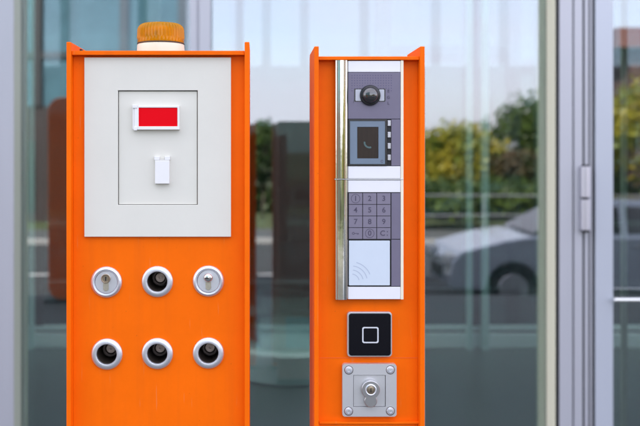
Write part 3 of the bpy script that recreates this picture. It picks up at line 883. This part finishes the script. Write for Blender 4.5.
LM = dict(yellow=leaf_mat('yellow_green_leaves', (0.12, 0.16, 0.012), (0.36, 0.29, 0.02)),
          green=leaf_mat('green_leaves', (0.03, 0.06, 0.012), (0.085, 0.13, 0.02)),
          autumn=leaf_mat('autumn_leaves', (0.03, 0.045, 0.012), (0.10, 0.055, 0.02)))
def tree(name, label, x, y, h, w, kind, seed, trunk_h=None, n=5200, leaf=.085):
    rd = random.Random(seed)
    t = thing(name, label, 'tree' if name != 'bush' else 'bush', (x, y, ZS), group='trees and bushes across the street')
    h0 = ZS
    th = h0 + trunk_h if trunk_h is not None else h0 + (h - h0) * .3
    b = B()
    b.tube((x, y, ZS - .05), (x + .05, y, th), .03 * h * .55, .03 * h * .36, 10)
    tips = []
    nb = 9
    for i in range(nb):
        a = 2 * PI * i / nb + rd.uniform(-.3, .3)
        e = Vector((x + math.cos(a) * w * .33, y + math.sin(a) * w * .33, th + (h - th) * rd.uniform(.3, .75)))
        b.tube((x + .05, y, th * rd.uniform(.75, 1)), e, .012 * h * .6, .004 * h, 6)
        tips.append(e)
    b.tube((x + .05, y, th), (x, y, h * .85), .018 * h * .6, .004 * h, 8)
    b.build('trunk', bark, t)
    b = B()
    cl = []
    zc0, hz0 = (h + th * .8) / 2, (h - th * .8) / 2
    for i in range(46):
        d = Vector((rd.gauss(0, 1), rd.gauss(0, 1), rd.gauss(0, 1))).normalized() * (rd.random() ** .35)
        rr = rd.uniform(.10, .19) * w
        cl.append((Vector((x + d.x * (w / 2 - rr * .6), y + d.y * (w / 2 - rr * .6), zc0 + d.z * max(.1, hz0 - rr * .8))), rr))
    for i in range(n):
        c_, r_ = cl[rd.randrange(len(cl))]
        d = Vector((rd.gauss(0, 1), rd.gauss(0, 1), rd.gauss(0, .8))); d.normalize()
        p_ = c_ + d * r_ * (rd.random() ** .4)
        q_ = Vector((rd.gauss(0, 1), rd.gauss(0, 1), rd.gauss(0, 1) + .6)); q_.normalize()
        ax = q_.orthogonal().normalized(); ay = q_.cross(ax)
        s_ = leaf * rd.uniform(.6, 1.4)
        vs = [b.bm.verts.new(p_ + ax * s_ * i_ + ay * s_ * j_ * .6) for i_, j_ in ((-1, 0), (0, -1), (1, 0), (0, 1))]
        b.bm.faces.new(vs)
    me = b.build('crown', LM[kind], t)
def atree(name, label, u, vtop, D, w, kind, seed, **k):
    tree(name, label, RV(u, D), YV(D), ZV(vtop, D), w, kind, seed, **k)
atree('leafy_tree', 'yellow green round tree across the street, left of the dark green one', 455, 122, 27, 3.8, 'yellow', 1, trunk_h=.5, n=9000)
atree('leafy_tree', 'tall dark green tree across the street behind the parked car', 560, 86, 30, 5.8, 'green', 2, trunk_h=.6, n=12000)
atree('leafy_tree', 'rust tinted tree between the two green crowns across the street', 524, 146, 26, 2.4, 'autumn', 3, trunk_h=.7)
atree('leafy_tree', 'yellow green tree at the right beside the brick house', 655, 52, 21, 4.2, 'yellow', 4, trunk_h=1.2)
atree('leafy_tree', 'dark green tree close in front of the brick house', 612, 105, 25, 3.0, 'green', 5, trunk_h=.9)
atree('leafy_tree', 'small green tree in the gap between the two posts', 262, 113, 28, 1.6, 'green', 6, trunk_h=.8, n=3000)
atree('leafy_tree', 'green tree in a row beyond the narrow post', 400, 128, 29, 4.2, 'green', 7, trunk_h=.9)
atree('bush', 'dark bush left of the others, behind the far railing', 440, 180, 24, 3.2, 'green', 8, trunk_h=.3, n=3000)
atree('bush', 'low dark green bush beside the parked car behind the far railing', 505, 178, 23, 3.2, 'green', 9, trunk_h=.3, n=3000)
atree('bush', 'broad low green bush behind the far railing', 585, 176, 24, 3.4, 'green', 10, trunk_h=.3, n=3000)
hg = B(); rd = random.Random(21)
for i in range(9000):

    p_ = Vector((rd.uniform(-1.8, 26), -24.2 + rd.uniform(-.9, .9), ZS + rd.random() * .9))
    q_ = Vector((rd.gauss(0, 1), rd.gauss(0, 1), rd.gauss(0, 1))).normalized()
    ax = q_.orthogonal().normalized(); ay = q_.cross(ax); s_ = .15
    hg.bm.faces.new([hg.bm.verts.new(p_ + ax * s_ * i_ + ay * s_ * j_ * .6) for i_, j_ in ((-1, 0), (0, -1), (1, 0), (0, 1))])
o = hg.build('hedge', LM['green']); o['label'] = 'long ragged dark hedge closing off the verge'; o['category'] = 'hedge'

# --- parked car
def car(xf, yn, label, paint):
    """nose at xf pointing to -x, near side at y = yn, body 1.74 wide going to -y"""
    t = thing('parked_car', label, 'car', (xf + 2.1, yn - .87, ZS - .008))
    zb = ZS - .008
    side = [(0.02, .30), (0.0, .48), (.04, .66), (.16, .80), (.75, .95), (1.10, 1.00), (3.9, 1.00), (4.18, .92), (4.22, .50), (4.18, .30),
            (3.75, .26)] + [(3.32 + .36 * math.cos(R(a)), .30 + .36 * math.sin(R(a))) for a in range(0, 181, 20)] + [(2.9, .26), (1.4, .26)] + \
           [(.86 + .36 * math.cos(R(a)), .30 + .36 * math.sin(R(a))) for a in range(0, 181, 20)] + [(.45, .26)]
    b = B(); b.outline([[(xf + x, z + zb) for x, z in side]], yn - 1.74, 1.74)
    b.build('body', paint, t, bevel=.05, seg=4)
    top = [(1.15, .98), (1.95, 1.42), (2.25, 1.49), (3.1, 1.48), (3.75, 1.34), (4.12, .98)]
    def green(pts, inset0, inset1, m, name, e=0):
        b = B(); n_ = len(pts); L, Rr = [], []
        for x, z in pts:
            k_ = (z - .98) / .5
            ins = inset0 + (inset1 - inset0) * k_
            L.append(b.bm.verts.new((xf + x, yn - ins + e, z + zb))); Rr.append(b.bm.verts.new((xf + x, yn - 1.74 + ins - e, z + zb)))
        for i in range(n_):
            j = (i + 1) % n_; b.bm.faces.new((L[i], L[j], Rr[j], Rr[i]))
        b.bm.faces.new(L); b.bm.faces.new(Rr)
        return b.build(name, m, t, bevel=.03, seg=3)
    green(top, .06, .20, paint, 'cabin')
    cg = mat('car_window', (0.015, 0.018, 0.02), 0.06, spec=0.8)
    for pts in ([(1.42, 1.02), (2.02, 1.385), (2.35, 1.41), (2.35, 1.02)], [(2.43, 1.02), (2.43, 1.41), (3.05, 1.40), (3.25, 1.36), (3.3, 1.02)]):
        green(pts, .06, .20, cg, 'side_window', e=.008)
    b = B(); vs = []
    for (x, z), ins in (((1.19, 1.02), .14), ((1.90, 1.405), .26)):
        for s_ in (-1, 1):
            yc = yn - .87 + s_ * (.87 - ins)
            vs.append((xf + x - .012, yc, z + zb + .012))
    b.bm.faces.new([b.bm.verts.new(vs[i]) for i in (0, 1, 3, 2)])
    g = bmesh.ops.extrude_face_region(b.bm, geom=b.bm.faces[:]); bmesh.ops.translate(b.bm, verts=[v for v in g['geom'] if isinstance(v, bmesh.types.BMVert)], vec=(-.006, 0, .01))
    b.build('windscreen', cg, t)
    rub = mat('tyre_rubber', (0.015, 0.015, 0.015), 0.8); rim = mat('alloy', (0.5, 0.5, 0.52), 0.3, metal=0.8)
    for wx in (.86, 3.32):
        for yy, sg in ((yn - .12, 1), (yn - 1.62, -1)):
            w_ = B().lathe(xf + wx, .30 + zb, [(0, yy - .1), (.28, yy - .1), (.305, yy - .07), (.305, yy + .07), (.28, yy + .1), (0, yy + .1)], 36).build('wheel', rub, t)
            b = B(); b.lathe(xf + wx, .30 + zb, [(.20, yy + sg * .101), (.19, yy + sg * .112), (.05, yy + sg * .105), (0, yy + sg * .118)], 30)
            b.build('rim', rim, w_)
    hl = mat('headlight_glass', (0.75, 0.78, 0.8), 0.1, metal=0.4)
    for ya, yb_ in ((yn - .42, yn - .06), (yn - 1.68, yn - 1.32)):
        B().box(xf - .012, xf + .20, ya, yb_, .62 + zb, .76 + zb).build('headlight', hl, t, bevel=.03)
    B().box(xf - .015, xf + .02, yn - 1.25, yn - .5, .38 + zb, .56 + zb).build('grille', dkf, t, bevel=.01)
    B().box(xf + 1.32, xf + 1.5, yn - .02, yn + .13, 1.0 + zb, 1.12 + zb).build('wing_mirror', paint, t, bevel=.03)
    B().box(xf + 2.5, xf + 2.66, yn + .001, yn + .02, .86 + zb, .885 + zb).build('door_handle', rim, t)
car(RV(450, 12.0), YV(12.0), 'pale silver blue car parked along the near kerb', mat('silver_blue_paint', (0.42, 0.47, 0.54), 0.2, metal=0.3, coat=1.0))
